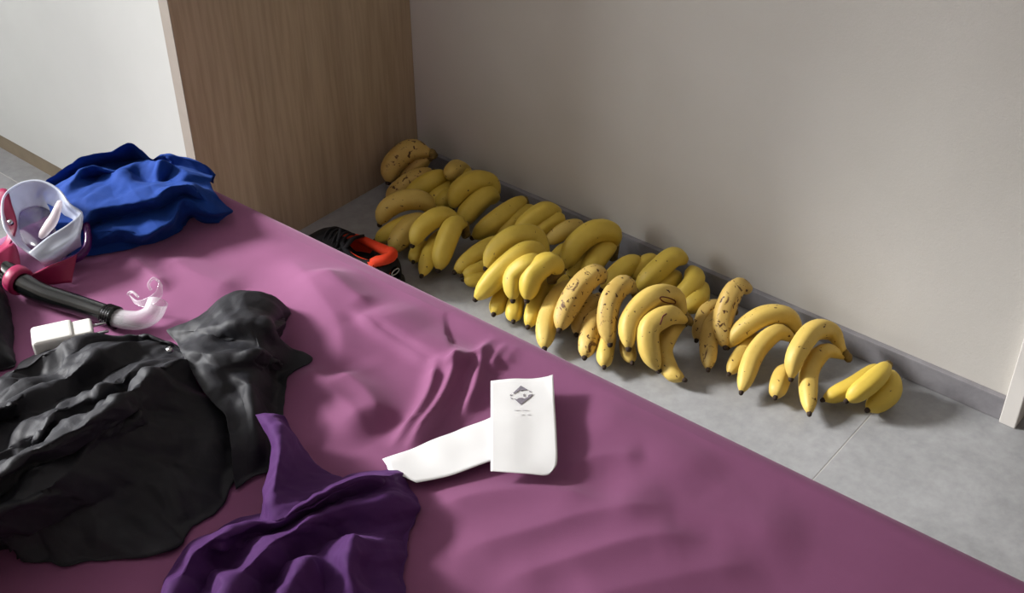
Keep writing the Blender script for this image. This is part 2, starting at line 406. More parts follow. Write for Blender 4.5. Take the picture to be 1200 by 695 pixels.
# ================================================================== cloth
def net(rows, n, m, sharp=.5):
    """rows of (px, py, height above the bed) -> n x m grid of points; sharp = share of straight interpolation across rows"""
    R = [catmull([onbed(*p) for p in r], m) for r in rows]
    R = np.array(R); k = len(R)
    t = np.linspace(0, k-1, n); i = np.clip(t.astype(int), 0, k-2); u = (t-i)[:, None, None]
    E = np.concatenate([[2*R[0]-R[1]], R, [2*R[-1]-R[-2]]])
    a, b, c, d = E[i], E[i+1], E[i+2], E[i+3]
    cr = .5*((2*b)+(-a+c)*u+(2*a-5*b+4*c-d)*u*u+(-a+3*b-3*c+d)*u**3)
    return sharp*(b*(1-u)+c*u)+(1-sharp)*cr
def crumple(V, amp, L, seed, dirs=4, bias=None, spread=math.pi):
    """long random creases: warped triangle waves in a few directions, each fading in and out over the cloth"""
    rnd = random.Random(seed); n, m = V.shape[:2]
    du = np.gradient(V, axis=0); dv = np.gradient(V, axis=1); N = np.cross(du, dv)
    N /= np.linalg.norm(N, axis=-1, keepdims=True)+1e-9; N *= np.sign(N[..., 2:3]+1e-6)
    P = V.reshape(-1, 3); D = np.zeros(len(P)); tot = 0
    for q in range(dirs):
        a = (bias if bias is not None else 0)+rnd.uniform(-.5, .5)*spread; d = np.array([math.cos(a), math.sin(a), .5]); l = L*rnd.uniform(.75, 1.5)
        o1, o2 = rnd.uniform(0, 50), rnd.uniform(0, 50)
        for i, p in enumerate(P):
            w_ = noise.noise(Vector((p[0]*.35/L+o1, p[1]*.35/L, p[2]*.35/L)))
            mk = noise.noise(Vector((p[0]*.30/L, p[1]*.30/L+o2, p[2]*.3/L)))
            mk = min(1., max(0., mk*2.2+.45)); mk = mk*mk*(3-2*mk)
            u = (p[0]*d[0]+p[1]*d[1]+p[2]*d[2])/l+1.3*w_
            D[i] += mk*(abs((u % 1)-.5)*2-.5)*l/L
    return V+N*(amp*D.reshape(n, m))[..., None]
def smooth(V, k):
    for _ in range(k):
        W = V.copy(); W[1:-1] += .25*(V[:-2]+V[2:]-2*V[1:-1]); V = W
        W = V.copy(); W[:, 1:-1] += .25*(V[:, :-2]+V[:, 2:]-2*V[:, 1:-1]); V = W
    return V
def cloth(name, rows, n, m, mat, parent=None, sharp=.5, thick=.0012, origin=None, amp=.006, L=.055, seed=0, fine=.0012, bias=None, spread=math.pi, soft=1, zmin=BED+.003):
    V = net(rows, n, m, sharp)
    V = crumple(V, amp, L, seed, 4, bias, spread)
    V = crumple(V, amp*.3, L*.5, seed+9, 4)
    V = crumple(V, fine, L*.27, seed+5, 3)
    V = smooth(V, soft)
    V[..., 2] = np.maximum(V[..., 2], zmin)
    hs = sheet_h(V.reshape(-1, 3)[:, :2]).reshape(n, m)
    inside = (V[..., 0] < BX1-.03) & (V[..., 1] < BY1-.03)
    V[..., 2] = np.where(inside, np.maximum(V[..., 2], BED+hs+.003), V[..., 2])
    o = obj(name, V.reshape(-1, 3), grid_faces(n, m), mat, parent, True, origin)
    solidify(o, thick, 0); return o

# blue garment at the far end of the bed
blue_rows = [
    [(40, 232, .0), (75, 214, .0), (110, 200, .01), (150, 190, .02), (185, 196, .02), (220, 200, .02), (250, 215, .01)],
    [(46, 218, .03), (74, 199, .05), (93, 186, .065), (121, 179, .07), (151, 168, .08), (165, 176, .065), (178, 187, .055), (190, 181, .065), (218, 184, .065), (240, 193, .055), (252, 206, .035)],
    [(48, 226, .015), (85, 208, .03), (125, 194, .035), (158, 186, .035), (180, 194, .04), (215, 195, .05), (250, 208, .035)],
    [(52, 230, .03), (78, 212, .045), (103, 195, .06), (135, 199, .05), (165, 192, .05), (187, 187, .075), (205, 195, .055), (222, 203, .06), (248, 211, .04)],
    [(55, 236, .03), (82, 214, .055), (110, 208, .03), (137, 200, .055), (160, 206, .045), (182, 213, .05), (196, 215, .04), (215, 212, .055), (246, 215, .04)],
    [(58, 246, .04), (85, 228, .05), (115, 222, .05), (150, 219, .055), (180, 218, .06), (200, 220, .06), (222, 212, .065), (240, 220, .05), (252, 226, .04)],
    [(62, 262, .05), (96, 258, .055), (110, 246, .06), (140, 240, .065), (171, 235, .07), (197, 222, .075), (220, 215, .075), (236, 222, .055), (256, 232, .035)],
    [(66, 272, .03), (100, 264, .03), (125, 258, .03), (150, 252, .035), (180, 246, .04), (205, 234, .045), (220, 226, .05), (245, 238, .04), (265, 241, .02)],
    [(70, 280, .025), (102, 270, .035), (125, 270, .04), (150, 271, .04), (180, 273, .04), (204, 254, .045), (218, 234, .05), (250, 250, .03), (273, 247, .008)],
    [(75, 292, .0), (102, 292, .01), (130, 286, .01), (155, 284, .01), (185, 281, .008), (208, 265, .01), (222, 252, .015), (240, 257, .012), (258, 259, .004)],
    [(78, 305, .0), (100, 303, .0), (130, 298, .0), (155, 293, .0), (188, 284, .0), (212, 269, .0), (224, 256, .0), (240, 262, .0), (252, 262, .0)],
]
bl = cloth('blue_garment', blue_rows, 140, 150, M['blue'], sharp=.7, seed=3, amp=.0045, L=.08, fine=.0006, soft=0, zmin=BED-.05)
tag(bl, 'crumpled royal blue cotton garment at the far end of the bed', 'clothing')

# black garment pile: a body and an overlapping panel
bg = thing('black_garment', 'crumpled shiny black nylon garment piled on the left of the bed', 'clothing', onbed(150, 640, 0))
body_rows = [
    [(-95, 500, .0), (0, 452, .004), (17, 432, .004), (46, 418, .004), (98, 402, .005), (130, 400, .004), (152, 396, .004), (178, 400, .005), (212, 410, .01)],
    [(-95, 505, .04), (0, 447, .035), (18, 429, .035), (48, 414, .035), (98, 397, .04), (130, 397, .03), (153, 392, .03), (180, 396, .03), (214, 407, .025)],
    [(-95, 530, .035), (0, 470, .04), (25, 452, .03), (52, 436, .025), (86, 418, .035), (110, 408, .028), (150, 402, .022), (180, 402, .02), (214, 409, .025)],
    [(-95, 540, .06), (0, 480, .07), (30, 462, .06), (58, 452, .05), (92, 430, .06), (122, 412, .05), (150, 400, .045), (178, 402, .03), (215, 412, .03)],
    [(-95, 555, .035), (0, 502, .04), (28, 486, .045), (50, 480, .045), (80, 468, .035), (112, 452, .03), (140, 436, .03), (176, 420, .03), (216, 416, .03)],
    [(-95, 570, .05), (0, 528, .05), (25, 515, .06), (48, 505, .075), (68, 478, .075), (100, 468, .065), (128, 452, .07), (160, 430, .06), (217, 418, .035)],
    [(-95, 590, .04), (0, 545, .04), (22, 535, .045), (48, 516, .06), (75, 498, .06), (105, 480, .055), (135, 468, .05), (168, 440, .055), (218, 420, .04)],
    [(-95, 620, .105), (0, 557, .11), (30, 533, .115), (60, 516, .12), (100, 496, .12), (140, 468, .115), (175, 438, .10), (200, 422, .085), (220, 421, .055)],
    [(-95, 640, .085), (0, 580, .085), (30, 556, .09), (65, 540, .09), (105, 516, .095), (145, 490, .095), (180, 462, .085), (210, 442, .065), (228, 438, .045)],
    [(-95, 662, .085), (0, 604, .09), (35, 583, .09), (70, 562, .09), (112, 526, .085), (150, 506, .075), (190, 488, .06), (220, 473, .05), (240, 460, .04)],
    [(-95, 680, .03), (0, 632, .035), (50, 615, .04), (100, 594, .04), (150, 570, .04), (200, 545, .035), (230, 518, .03), (255, 498, .028), (268, 488, .022)],
    [(-95, 705, 0), (-40, 668, 0), (0, 650, .0), (40, 662, 0), (75, 668, 0), (120, 660, 0), (170, 655, 0), (205, 646, 0), (228, 622, 0), (255, 602, 0), (272, 574, 0), (292, 545, 0)],
]
body_rows = [[(r[0][0]-40, r[0][1]+r[0][2]*690+6, .0)]+r for r in body_rows]      # the far side also comes down to the sheet
cloth('garment_body', body_rows, 200, 170, M['black'], bg, sharp=.8, seed=12, amp=.008, L=.075, fine=.0012, soft=0)
panel_rows = [
    [(262, 356, .004), (276, 350, .004), (292, 350, .004), (312, 354, .004), (330, 362, .003), (336, 374, .0)],
    [(254, 356, .035), (272, 346, .045), (290, 346, .05), (309, 349, .05), (326, 359, .04), (334, 378, .0)],
    [(228, 374, .04), (252, 364, .06), (282, 358, .065), (306, 361, .065), (326, 371, .045), (332, 390, .002)],
    [(196, 388, .03), (234, 384, .055), (268, 380, .07), (298, 378, .075), (318, 386, .06), (328, 402, .004)],
    [(206, 400, .035), (238, 396, .05), (262, 400, .05), (285, 400, .055), (305, 402, .06), (322, 404, .04), (342, 412, .012), (366, 423, .004)],
    [(213, 412, .05), (240, 413, .07), (272, 412, .072), (300, 412, .07), (318, 416, .045), (336, 426, .012), (354, 432, .003)],
    [(219, 425, .055), (242, 428, .06), (272, 434, .055), (295, 432, .05), (312, 436, .03), (326, 440, .008), (338, 444, .002)],
    [(240, 461, .05), (258, 452, .055), (276, 452, .05), (294, 450, .055), (310, 455, .03), (322, 460, .008), (333, 464, .002)],
    [(264, 487, .042), (276, 480, .04), (288, 476, .042), (298, 478, .045), (310, 484, .02), (322, 490, .005), (333, 492, .002)],
    [(271, 525, .03), (282, 520, .03), (292, 518, .03), (302, 520, .025), (312, 525, .01), (322, 530, .004), (334, 532, .002)],
    [(276, 575, .0), (285, 570, .0), (295, 565, .0), (304, 560, .0), (314, 556, .0), (324, 552, .0), (334, 548, 0)],
]
cloth('garment_panel', panel_rows, 130, 110, M['black'], bg, sharp=.6, seed=23, amp=.006, L=.075, fine=.0005, soft=0)
c = onbed(199, 411, .058)
V, F = tube([c, c+np.array([-.001, -.001, .004])], [.0045, .0035], 12); obj('snap_button', V, F, M['metal'], bg)

# black cloth lying at the very left
left_rows = [
    [(-120, 372, .0), (-60, 345, .0), (-20, 330, .0), (2, 330, .0), (8, 342, .0)],
    [(-120, 385, .06), (-60, 355, .05), (-25, 338, .045), (0, 338, .03), (11, 352, .004)],
    [(-120, 410, .05), (-60, 385, .05), (-25, 370, .045), (0, 368, .03), (14, 378, .003)],
    [(-120, 430, .06), (-60, 400, .06), (-25, 390, .05), (2, 392, .03), (16, 402, .003)],
    [(-120, 455, .03), (-60, 430, .03), (-25, 415, .03), (4, 416, .02), (18, 424, .003)],
    [(-120, 480, .0), (-60, 460, .0), (-25, 445, .0), (5, 436, .0), (18, 432, .0)],
]
left_rows = [[(r[0][0]-40, r[0][1]+r[0][2]*690+6, .0)]+r for r in left_rows]
lc = cloth('black_cloth', left_rows, 60, 50, M['black'], sharp=.5, seed=31, amp=.006, L=.05)
tag(lc, 'black cloth at the left edge below the snorkel tube', 'clothing')

# purple garment in the foreground: body and an upright folded corner
pg = thing('purple_garment', 'crumpled purple cotton garment in front with one corner standing up', 'clothing', onbed(350, 660, 0))
purple_rows = [
    [(186, 705, .0), (214, 650, .0), (254, 622, 0), (300, 606, 0), (335, 594, .01), (370, 574, .01), (410, 558, .01), (447, 553, .01), (473, 550, .0)],
    [(196, 705, .05), (226, 649, .055), (263, 623, .055), (305, 611, .05), (338, 602, .06), (372, 581, .065), (413, 561, .06), (447, 556, .05), (474, 554, .015)],
    [(224, 715, .02), (250, 672, .02), (280, 646, .02), (315, 626, .025), (345, 611, .03), (380, 596, .03), (420, 580, .03), (455, 572, .03), (484, 575, .005)],
    [(252, 720, .06), (275, 680, .06), (295, 657, .06), (317, 637, .06), (345, 619, .058), (370, 606, .055), (405, 594, .05), (450, 588, .04), (488, 588, .003)],
    [(290, 730, .02), (305, 700, .02), (325, 680, .018), (345, 658, .02), (370, 642, .02), (395, 632, .02), (425, 622, .025), (460, 616, .02), (487, 612, .0)],
    [(310, 740, .05), (330, 704, .05), (345, 674, .05), (360, 656, .058), (378, 650, .035), (398, 630, .045), (415, 621, .065), (440, 634, .04), (480, 640, .0)],
    [(330, 760, .02), (350, 730, .02), (368, 702, .02), (382, 686, .02), (398, 672, .04), (409, 666, .055), (425, 664, .03), (450, 666, .02), (476, 670, .0)],
    [(350, 790, .0), (380, 770, .0), (400, 750, .0), (420, 740, .0), (430, 735, .01), (440, 730, .01), (450, 725, .0), (462, 716, .0), (474, 708, 0)],
]
cloth('garment_body', purple_rows, 150, 150, M['purple'], pg, sharp=.5, seed=41, amp=.007, L=.06, fine=.0008, soft=1)
spike_rows = [
    [(299, 486, .052), (315, 484, .056), (332, 487, .05), (333, 489, .048), (334, 491, .045)],
    [(309, 502, .05), (322, 504, .07), (333, 499, .062), (343, 508, .035), (351, 518, .005)],
    [(319, 524, .05), (328, 528, .076), (339, 526, .058), (356, 534, .02), (370, 545, .003)],
    [(313, 555, .045), (323, 556, .07), (338, 555, .052), (364, 556, .018), (390, 556, .004)],
    [(306, 590, .03), (318, 588, .06), (338, 580, .05), (372, 572, .03), (418, 562, .02)],
    [(303, 614, .03), (320, 612, .05), (340, 606, .055), (374, 588, .058), (420, 568, .05)],
]
cloth('garment_corner', spike_rows, 80, 60, M['purple'], pg, sharp=.45, seed=47, amp=.003, L=.05, fine=.0006, soft=1)

# ================================================================== paper receipt
def patch(corners_rows, n, m, wave=0.0):
    V = net(corners_rows, n, m, .0)
    for i in range(n):
        for j in range(m):
            V[i, j, 2] += wave*noise.noise(Vector((V[i, j, 0]*25, V[i, j, 1]*25, .3)))
    return V
rc = thing('receipt', 'white paper receipt with a grey diamond logo lying on the sheet', 'receipt', onbed(600, 555, 0))
tail = patch([[(448, 538, .008), (490, 523, .006), (530, 507, .006), (590, 482, .008)],
              [(453, 545, .013), (490, 534, .009), (530, 522, .009), (590, 500, .010)],
              [(458, 553, .014), (495, 548, .012), (530, 540, .012), (590, 520, .012)],
              [(488, 566, .014), (512, 561, .015), (540, 554, .015), (590, 536, .014)]], 16, 24, .003)
solidify(obj('folded_tail', tail.reshape(-1, 3), grid_faces(16, 24), M['paper'], rc), .0004, 0)
front = patch([[(575, 446, .020), (590, 444.5, .019), (605, 443.5, .019), (625, 443.5, .019), (640, 442, .020), (648, 439.5, .023)],
               [(575, 480, .021), (600, 479, .021), (625, 478, .021), (650.5, 476, .022)],
               [(575, 515, .023), (600, 515, .023), (625, 514, .023), (652.5, 513, .024)],
               [(575, 540, .022), (600, 541, .023), (625, 541, .023), (653, 541, .024)],
               [(575, 553, .022), (595, 554.5, .023), (618, 556, .023), (640, 557.5, .022), (648, 551, .023)]], 30, 26, .002)
solidify(obj('front_sheet', front.reshape(-1, 3), grid_faces(30, 26), M['paper'], rc), .0004, 0)
def front_z(px, py):
    # height of the front sheet under a print corner
    P = front.reshape(-1, 3); D = P-CAM; d = (RT*((px-600)/FPX)+UP*(-(py-347.5)/FPX)+FW); d /= np.linalg.norm(d)
    t = D@d; k = np.argmin(np.linalg.norm(D-t[:, None]*d, axis=1)); return P[k, 2]
def printed(name, polys, mat, lift=.0011):
    V, F = [], []
    for pl in polys:
        pts = [(570+zx*.0936, 435+zy*.0936) for zx, zy in pl]; n = len(V)
        for x, y in pts: V.append(at(x, y, front_z(x, y)+lift))
        for x, y in pts: V.append(at(x, y, front_z(x, y)+lift-.0003))
        m_ = len(pts); F.append(tuple(n+i for i in range(m_)))
        F += [(n+i, n+(i+1) % m_, n+m_+(i+1) % m_, n+m_+i) for i in range(m_)]
    return obj(name, V, F, mat, rc, False)
printed('logo', [[(430, 180), (515, 230), (485, 238), (455, 236), (432, 246), (405, 238), (385, 262), (372, 258), (345, 285), (335, 272)],
                 [(345, 343), (380, 352), (405, 336), (440, 332), (478, 342), (520, 322), (535, 292), (590, 285), (430, 420)],
                 [(288, 302), (318, 282), (306, 306)], [(298, 324), (328, 340), (312, 348)], [(528, 238), (560, 254), (542, 264)],
                 [(462, 288), (478, 280), (474, 318), (462, 316)], [(520, 302), (532, 296), (524, 312)]], M['ink'])
printed('faint_print', [[(340, 484), (420, 484), (420, 490), (340, 490)], [(440, 482), (515, 482), (515, 489), (440, 489)],
                        [(425, 540), (470, 540), (470, 546), (425, 546)], [(500, 540), (545, 540), (545, 546), (500, 546)]], M['faint_ink'])

# ================================================================== charger
ch = thing('phone_charger', 'white two-pin phone charger plug beside the snorkel', 'charger', onbed(75, 405, 0))
a = onbed(44, 402, .012); b = onbed(108, 388, .012); ax = (b-a); ax[2] = 0; ax /= np.linalg.norm(ax); sd = np.array([-ax[1], ax[0], 0.])
def obox(c, u, v, hu, hv, hz):
    V = [c+u*su*hu+v*sv*hv+np.array([0, 0, sz*hz]) for sz in (-1, 1) for sv in (-1, 1) for su in (-1, 1)]
    return V, boxes((0, 0, 0, 1, 1, 1))[1]
c0 = onbed(63, 397, .016); c0[2] = BED+.016
o = obj('charger_body', *obox(c0, ax, sd, .026, .020, .013), M['white_plastic'], ch, False); bevel(o, .005, 3)
c1 = c0+ax*.037; o = obj('plug_block', *obox(c1, ax, sd, .013, .017, .010), M['white_plastic'], ch, False); bevel(o, .004, 3)
for s in (-1, 1):
    p = c1+ax*.012+sd*s*.0095
    V, F = tube([p, p+ax*.010, p+ax*.018, p+ax*.0195], [.0021, .0021, .0021, .001], 10); obj('pin', V, F, M['metal'], ch)

# ================================================================== snorkel
sn = thing('snorkel', 'black snorkel tube with clear mouthpiece lying across the mauve sheet', 'snorkel', onbed(70, 365, 0))
path = [onbed(-60, 262, .04), onbed(-25, 288, .035), onbed(10, 320, .03), onbed(45, 342, .022), onbed(92, 358, .017), onbed(128, 370, .016)]
C = catmull(path, 40)
V, F = tube(C, np.linspace(.0165, .0135, 40), 18); obj('tube', V, F, M['rubber'], sn)
e0, e1 = C[-1], C[-1]+(C[-1]-C[-3])/np.linalg.norm(C[-1]-C[-3])*.012
rr = []; cc = []
for i, t in enumerate(np.linspace(-.25, 1, 17)):
    cc.append(e0+(e1-e0)*t); rr.append(.0145+(.0014 if i % 4 < 2 else -.0004))
V, F = tube(cc, rr, 18); obj('ribbed_cuff', V, F, M['rubber'], sn)
mp = [e1-(e1-e0)*.3, onbed(149, 375, .017), onbed(164, 375, .018), onbed(178, 368, .021), onbed(185, 354, .028)]
V, F = tube(catmull(mp, 24), np.linspace(.0135, .0150, 24), 18, .85, caps=False); mo = obj('mouthpiece', V, F, M['clear'], sn); solidify(mo, .0016)
# bite flange: a curved shield with two small tabs
fl_rows = [[(152, 346, .018), (160, 352, .020), (170, 350, .026), (182, 342, .036), (187, 328, .046)],
           [(158, 356, .012), (168, 360, .014), (180, 356, .020), (190, 347, .030), (190, 334, .042)]]
fl = net(fl_rows, 6, 22, 0.); solidify(obj('bite_flange', fl.reshape(-1, 3), grid_faces(6, 22), M['clear'], sn), .0016, 0)
for q in (((152, 346, .018), (150, 344, .02), (155, 342, .024), (162, 348, .022)), ((186, 330, .045), (180, 326, .048), (174, 333, .044), (177, 340, .038))):
    V, F = tube(catmull([onbed(*p) for p in q], 10), .0018, 8); obj('bite_tab', V, F, M['clear'], sn)
# raspberry keeper ring round the tube
i = 21; tdir = (C[i+1]-C[i-1]); tdir /= np.linalg.norm(tdir)
cc = [C[i]+tdir*s for s in (-.0085, -.008, -.004, 0, .004, .008, .0085)]
V, F = tube(cc, [.017, .0195, .0205, .0205, .0205, .0195, .017], 20); obj('keeper_ring', V, F, M['pink'], sn)

# ================================================================== diving mask
dm = thing('diving_mask', 'diving mask with clear silicone skirt and raspberry strap beside the blue cloth', 'diving mask', onbed(50, 300, 0))
rim = [(4, 232, .085), (22, 216, .095), (46, 212, .100), (68, 222, .095), (82, 240, .085), (96, 250, .075), (93, 268, .062), (88, 282, .05),
       (66, 294, .040), (52, 306, .035), (40, 300, .04), (28, 292, .045), (16, 282, .055), (4, 262, .07)]
inner = [(14, 236, .055), (28, 226, .06), (46, 222, .062), (64, 232, .06), (74, 246, .055), (82, 258, .045), (82, 270, .035), (76, 282, .03),
         (64, 294, .025), (52, 302, .022), (42, 296, .025), (32, 288, .03), (22, 276, .035), (14, 256, .045)]
base = [(24, 250, .018), (36, 244, .02), (48, 243, .02), (62, 250, .02), (72, 262, .018), (80, 274, .014), (84, 286, .012), (82, 296, .01),
        (72, 303, .008), (60, 308, .008), (48, 306, .008), (38, 298, .01), (28, 286, .012), (22, 268, .016)]
def loop(P, n=56):
    Q = np.array([onbed(*p) for p in P]); c = catmull(np.vstack([Q[-2:], Q, Q[:3]]), 6*len(Q)+40)
    # closed resample between first repeat and last
    s = np.linalg.norm(c-Q[0], axis=1); i0 = int(np.argmin(s[:len(s)//2])); i1 = len(s)//2+int(np.argmin(s[len(s)//2:]))
    cc = c[i0:i1+1]; L = np.concatenate([[0], np.cumsum(np.linalg.norm(np.diff(cc, axis=0), axis=1))]); t = np.linspace(0, L[-1], n+1)[:-1]
    return np.stack([np.interp(t, L, cc[:, k]) for k in range(3)], 1)
Lr, Li, Lb = loop(rim), loop(inner), loop(base); n = len(Lr); rows_ = []
for t in np.linspace(0, 1, 14):
    a_, b_, c_ = (1-t)**2, 2*t*(1-t), t*t; rows_.append(a_*Lr+b_*(1.4*Li-.2*Lr-.2*Lb)+c_*Lb)
V = np.concatenate(rows_); F = [(i*n+k, i*n+(k+1) % n, (i+1)*n+(k+1) % n, (i+1)*n+k) for i in range(len(rows_)-1) for k in range(n)]
solidify(obj('skirt', V, F, M['skirt'], dm), .0018, 0)
V, F = tube(np.vstack([Lr, Lr[:1]]), .0017, 8, caps=False); obj('skirt_rim', V, F, M['skirt'], dm)
V = list(Lb)+[Lb.mean(0)]; F = [(k, (k+1) % n, n) for k in range(n)]; o = obj('lens', V, F, M['lens'], dm); solidify(o, .003)
V, F = tube(catmull([onbed(*p) for p in ((92, 252, .045), (99, 262, .042), (103, 275, .033), (102, 289, .024), (94, 300, .016), (80, 306, .012), (62, 312, .010))], 30), .0058, 10, 1.5)
obj('lens_frame', V, F, M['lens_frame'], dm)
# nose pocket: a folded ridge of thicker silicone and the lower apron of the skirt
M['nose'] = silicone('thick_nose_silicone', rgb(228, 214, 218), .6, .4)
V, F = tube(catmull([onbed(*p) for p in ((70, 236, .080), (67, 246, .076), (62, 258, .066), (54, 269, .056), (47, 279, .046))], 18),
            np.interp(np.linspace(0, 1, 18), [0, .15, .6, .9, 1], [.0035, .0055, .0085, .0065, .003]), 12, .55)
obj('nose_pocket', V, F, M['nose'], dm)
M['apron'] = silicone('milky_apron_silicone', rgb(206, 212, 226), .66, .3)
apron = net([[(34, 296, .055), (56, 278, .062), (78, 264, .07), (95, 250, .08)], [(42, 302, .05), (62, 286, .055), (82, 274, .06), (97, 262, .068)],
             [(48, 308, .04), (66, 298, .045), (82, 286, .05), (94, 276, .055)], [(54, 314, .02), (68, 306, .022), (82, 296, .025), (95, 288, .03)]], 14, 26, 0.)
solidify(obj('skirt_apron', apron.reshape(-1, 3), grid_faces(14, 26), M['apron'], dm), .0018, 0)
st1 = net([[(-52, 296, .006), (-38, 258, .045), (-24, 236, .075), (-4, 224, .085), (8, 222, .088), (14, 240, .075), (20, 262, .06), (14, 282, .05), (2, 300, .045), (-12, 306, .04)],
           [(-58, 318, .004), (-44, 284, .035), (-28, 258, .06), (-8, 250, .07), (-2, 252, .07), (4, 262, .06), (9, 274, .05), (6, 284, .042), (-4, 292, .04), (-14, 296, .035)]], 8, 40, .5)
solidify(obj('strap', st1.reshape(-1, 3), grid_faces(8, 40), M['pink'], dm), .0028, 0)
st2 = net([[(-20, 312, .05), (4, 292, .052), (16, 286, .052), (22, 300, .04), (24, 318, .03)], [(-20, 335, .04), (0, 318, .04), (8, 318, .038), (16, 328, .03), (22, 338, .02)]], 8, 26, .5)
solidify(obj('strap', st2.reshape(-1, 3), grid_faces(8, 26), M['pink'], dm), .0028, 0)
st3 = net([[(32, 324, .03), (46, 318, .035), (60, 311, .036), (76, 305, .034), (90, 298, .032)], [(36, 334, .012), (50, 333, .008), (62, 333, .006), (74, 332, .006), (84, 331, .006)]], 10, 26, .5)
solidify(obj('strap', st3.reshape(-1, 3), grid_faces(10, 26), M['pink'], dm), .0028, 0)
c = onbed(13, 262, .066); V, F = tube([c, c+np.array([-.002, -.002, .006])], [.004, .003], 12); obj('buckle_stud', V, F, M['metal'], dm)

# ================================================================== shoe on the floor behind the bed
heel = at(461, 317, .055); toe = at(352, 268, .05); u = toe-heel; u[2] = 0; LEN = .255; u /= np.linalg.norm(u); s_ = np.array([-u[1], u[0], 0.])
O = heel.copy(); O[2] = 0
sh = thing('shoe', 'black sports shoe with orange lining on the floor between bed and oak panel', 'shoe', O+u*LEN/2)
#        t    half-width  height
prof = [(0.0, .018, .062), (.02, .030, .078), (.10, .036, .084), (.22, .037, .072), (.36, .038, .066), (.48, .041, .074), (.60, .046, .082), (.74, .048, .078), (.86, .044, .062), (.95, .032, .044), (1.0, .012, .022)]
T = np.linspace(0, 1, 34); pw = np.interp(T, [p[0] for p in prof], [p[1] for p in prof]); ph = np.interp(T, [p[0] for p in prof], [p[2] for p in prof])
def shoe_pt(t, w, z): return O+u*(t*LEN)+s_*w+np.array([0, 0, z])
nang = 22; V = []
for t, w_, h_ in zip(T, pw, ph):
    opening = 0.04 < t < .52
    for k_ in range(nang+1):
        a = math.pi*(k_/nang); cx, sz = math.cos(a), math.sin(a)
        x = w_*(abs(cx)**.7)*np.sign(cx); z = .018+(h_-.018)*(sz**.75)
        if opening:
            f_ = math.sin(min(1, (t-.04)/.48)*math.pi)**.5
            if sz > .80: x = x*1.0+0; z = max(.018, z-.05*f_*((sz-.80)/.2)**.5)
        V.append(shoe_pt(t, x, z))
solidify(obj('upper', V, grid_faces(len(T), nang+1), M['shoe_black'], sh), .002, 0)
V = []; 
for t, w_ in zip(T, pw):
    for x, z in ((-w_*1.06-.002, .001), (-w_*1.08-.002, .012), (-w_*1.02-.001, .024), (w_*1.02+.001, .024), (w_*1.08+.002, .012), (w_*1.06+.002, .001)):
        V.append(shoe_pt(t*1.04-.02, x, z+(.012*max(0, t-.8)/.2 if z < .02 else .006*max(0, t-.8)/.2)))
F = [(i*6+k_, i*6+(k_+1) % 6, (i+1)*6+(k_+1) % 6, (i+1)*6+k_) for i in range(len(T)-1) for k_ in range(6)]+[tuple(range(6))[::-1], tuple((len(T)-1)*6+k_ for k_ in range(6))]
obj('sole', V, F, M['shoe_sole'], sh)
# orange padded collar round the opening, orange far-side quarter, tongue, heel tab with grey loop
col = []
for a in np.linspace(0, 2*math.pi, 41):
    t = .27-.25*math.cos(a); w_ = .030*math.sin(a); z = .082-.014*math.sin((t-.02)/.5*math.pi)+(.004 if t < .1 else 0)
    col.append(shoe_pt(t, w_, z))
V, F = tube(col[19:]+col[1:7], [.006+.005*min(1, i/12) for i in range(28)], 10); tag(obj('collar', V, F, M['shoe_orange'], sh), 'orange padded collar')
V, F = tube(col[6:20], .007, 10); obj('collar', V, F, M['shoe_black'], sh)
inn = []
for zz, sc in ((.078, 1.0), (.06, .98), (.04, .92), (.03, .8), (.028, .3)):
    for a in np.linspace(0, 2*math.pi, 33)[:-1]:
        t = .27-.24*sc*math.cos(a); inn.append(shoe_pt(t, .029*sc*math.sin(a), zz))
F = [(i*32+k_, i*32+(k_+1) % 32, (i+1)*32+(k_+1) % 32, (i+1)*32+k_) for i in range(4) for k_ in range(32)]
obj('lining', inn, F, M['shoe_orange'], sh)
V = [shoe_pt(.27-.235*sc*math.cos(a), .0275*sc*math.sin(a), .050-.004*sc) for sc in (1., .5) for a in np.linspace(0, 2*math.pi, 33)[:-1]]
obj('insole', V, [(k_, (k_+1) % 32, 32+(k_+1) % 32, 32+k_) for k_ in range(32)]+[tuple(32+k_ for k_ in range(32))], M['shoe_black'], sh)
V = [shoe_pt(.40+.22*i/9, (-.026+.052*j/6), .074+.022*(1-i/9)**1.5-.010*abs(j-3)/3-.012*i/9) for i in range(10) for j in range(7)]
solidify(obj('tongue', V, grid_faces(10, 7), M['shoe_black'], sh), .006, 0)
for q in range(5):
    t = .47+.05*q; V, F = tube(catmull([shoe_pt(t, -.028, .072), shoe_pt(t+.01, -.010, .090-.001*q), shoe_pt(t+.012, .010, .090-.001*q), shoe_pt(t, .028, .072)], 12), .0028, 8)
    obj('lace', V, F, M['shoe_black'], sh)
V, F = tube(catmull([shoe_pt(.52, .022, .085), shoe_pt(.50, .02, .105), shoe_pt(.49, .018, .118)], 8), [.004, .004, .0035, .0035, .0035, .0035, .003, .002], 8, squash=.5); obj('pull_tab', V, F, M['shoe_black'], sh)
qv = [shoe_pt(t, .0015+w_*(.99-.2*(j/6)**2), .034+(h_-.036)*j/6) for t, w_, h_ in zip(T[3:16], pw[3:16], ph[3:16]) for j in range(7)]
solidify(obj('quarter', qv, grid_faces(13, 7), M['shoe_orange'], sh), .003, 0)
lp = [shoe_pt(-.014+.004*math.cos(a)*0, -.002+.011*math.cos(a), .052+.0055*math.sin(a)) for a in np.linspace(0, 2*math.pi, 25)]
V, F = tube(lp, .0013, 6, caps=False); obj('heel_loop', V, F, M['shoe_grey'], sh)

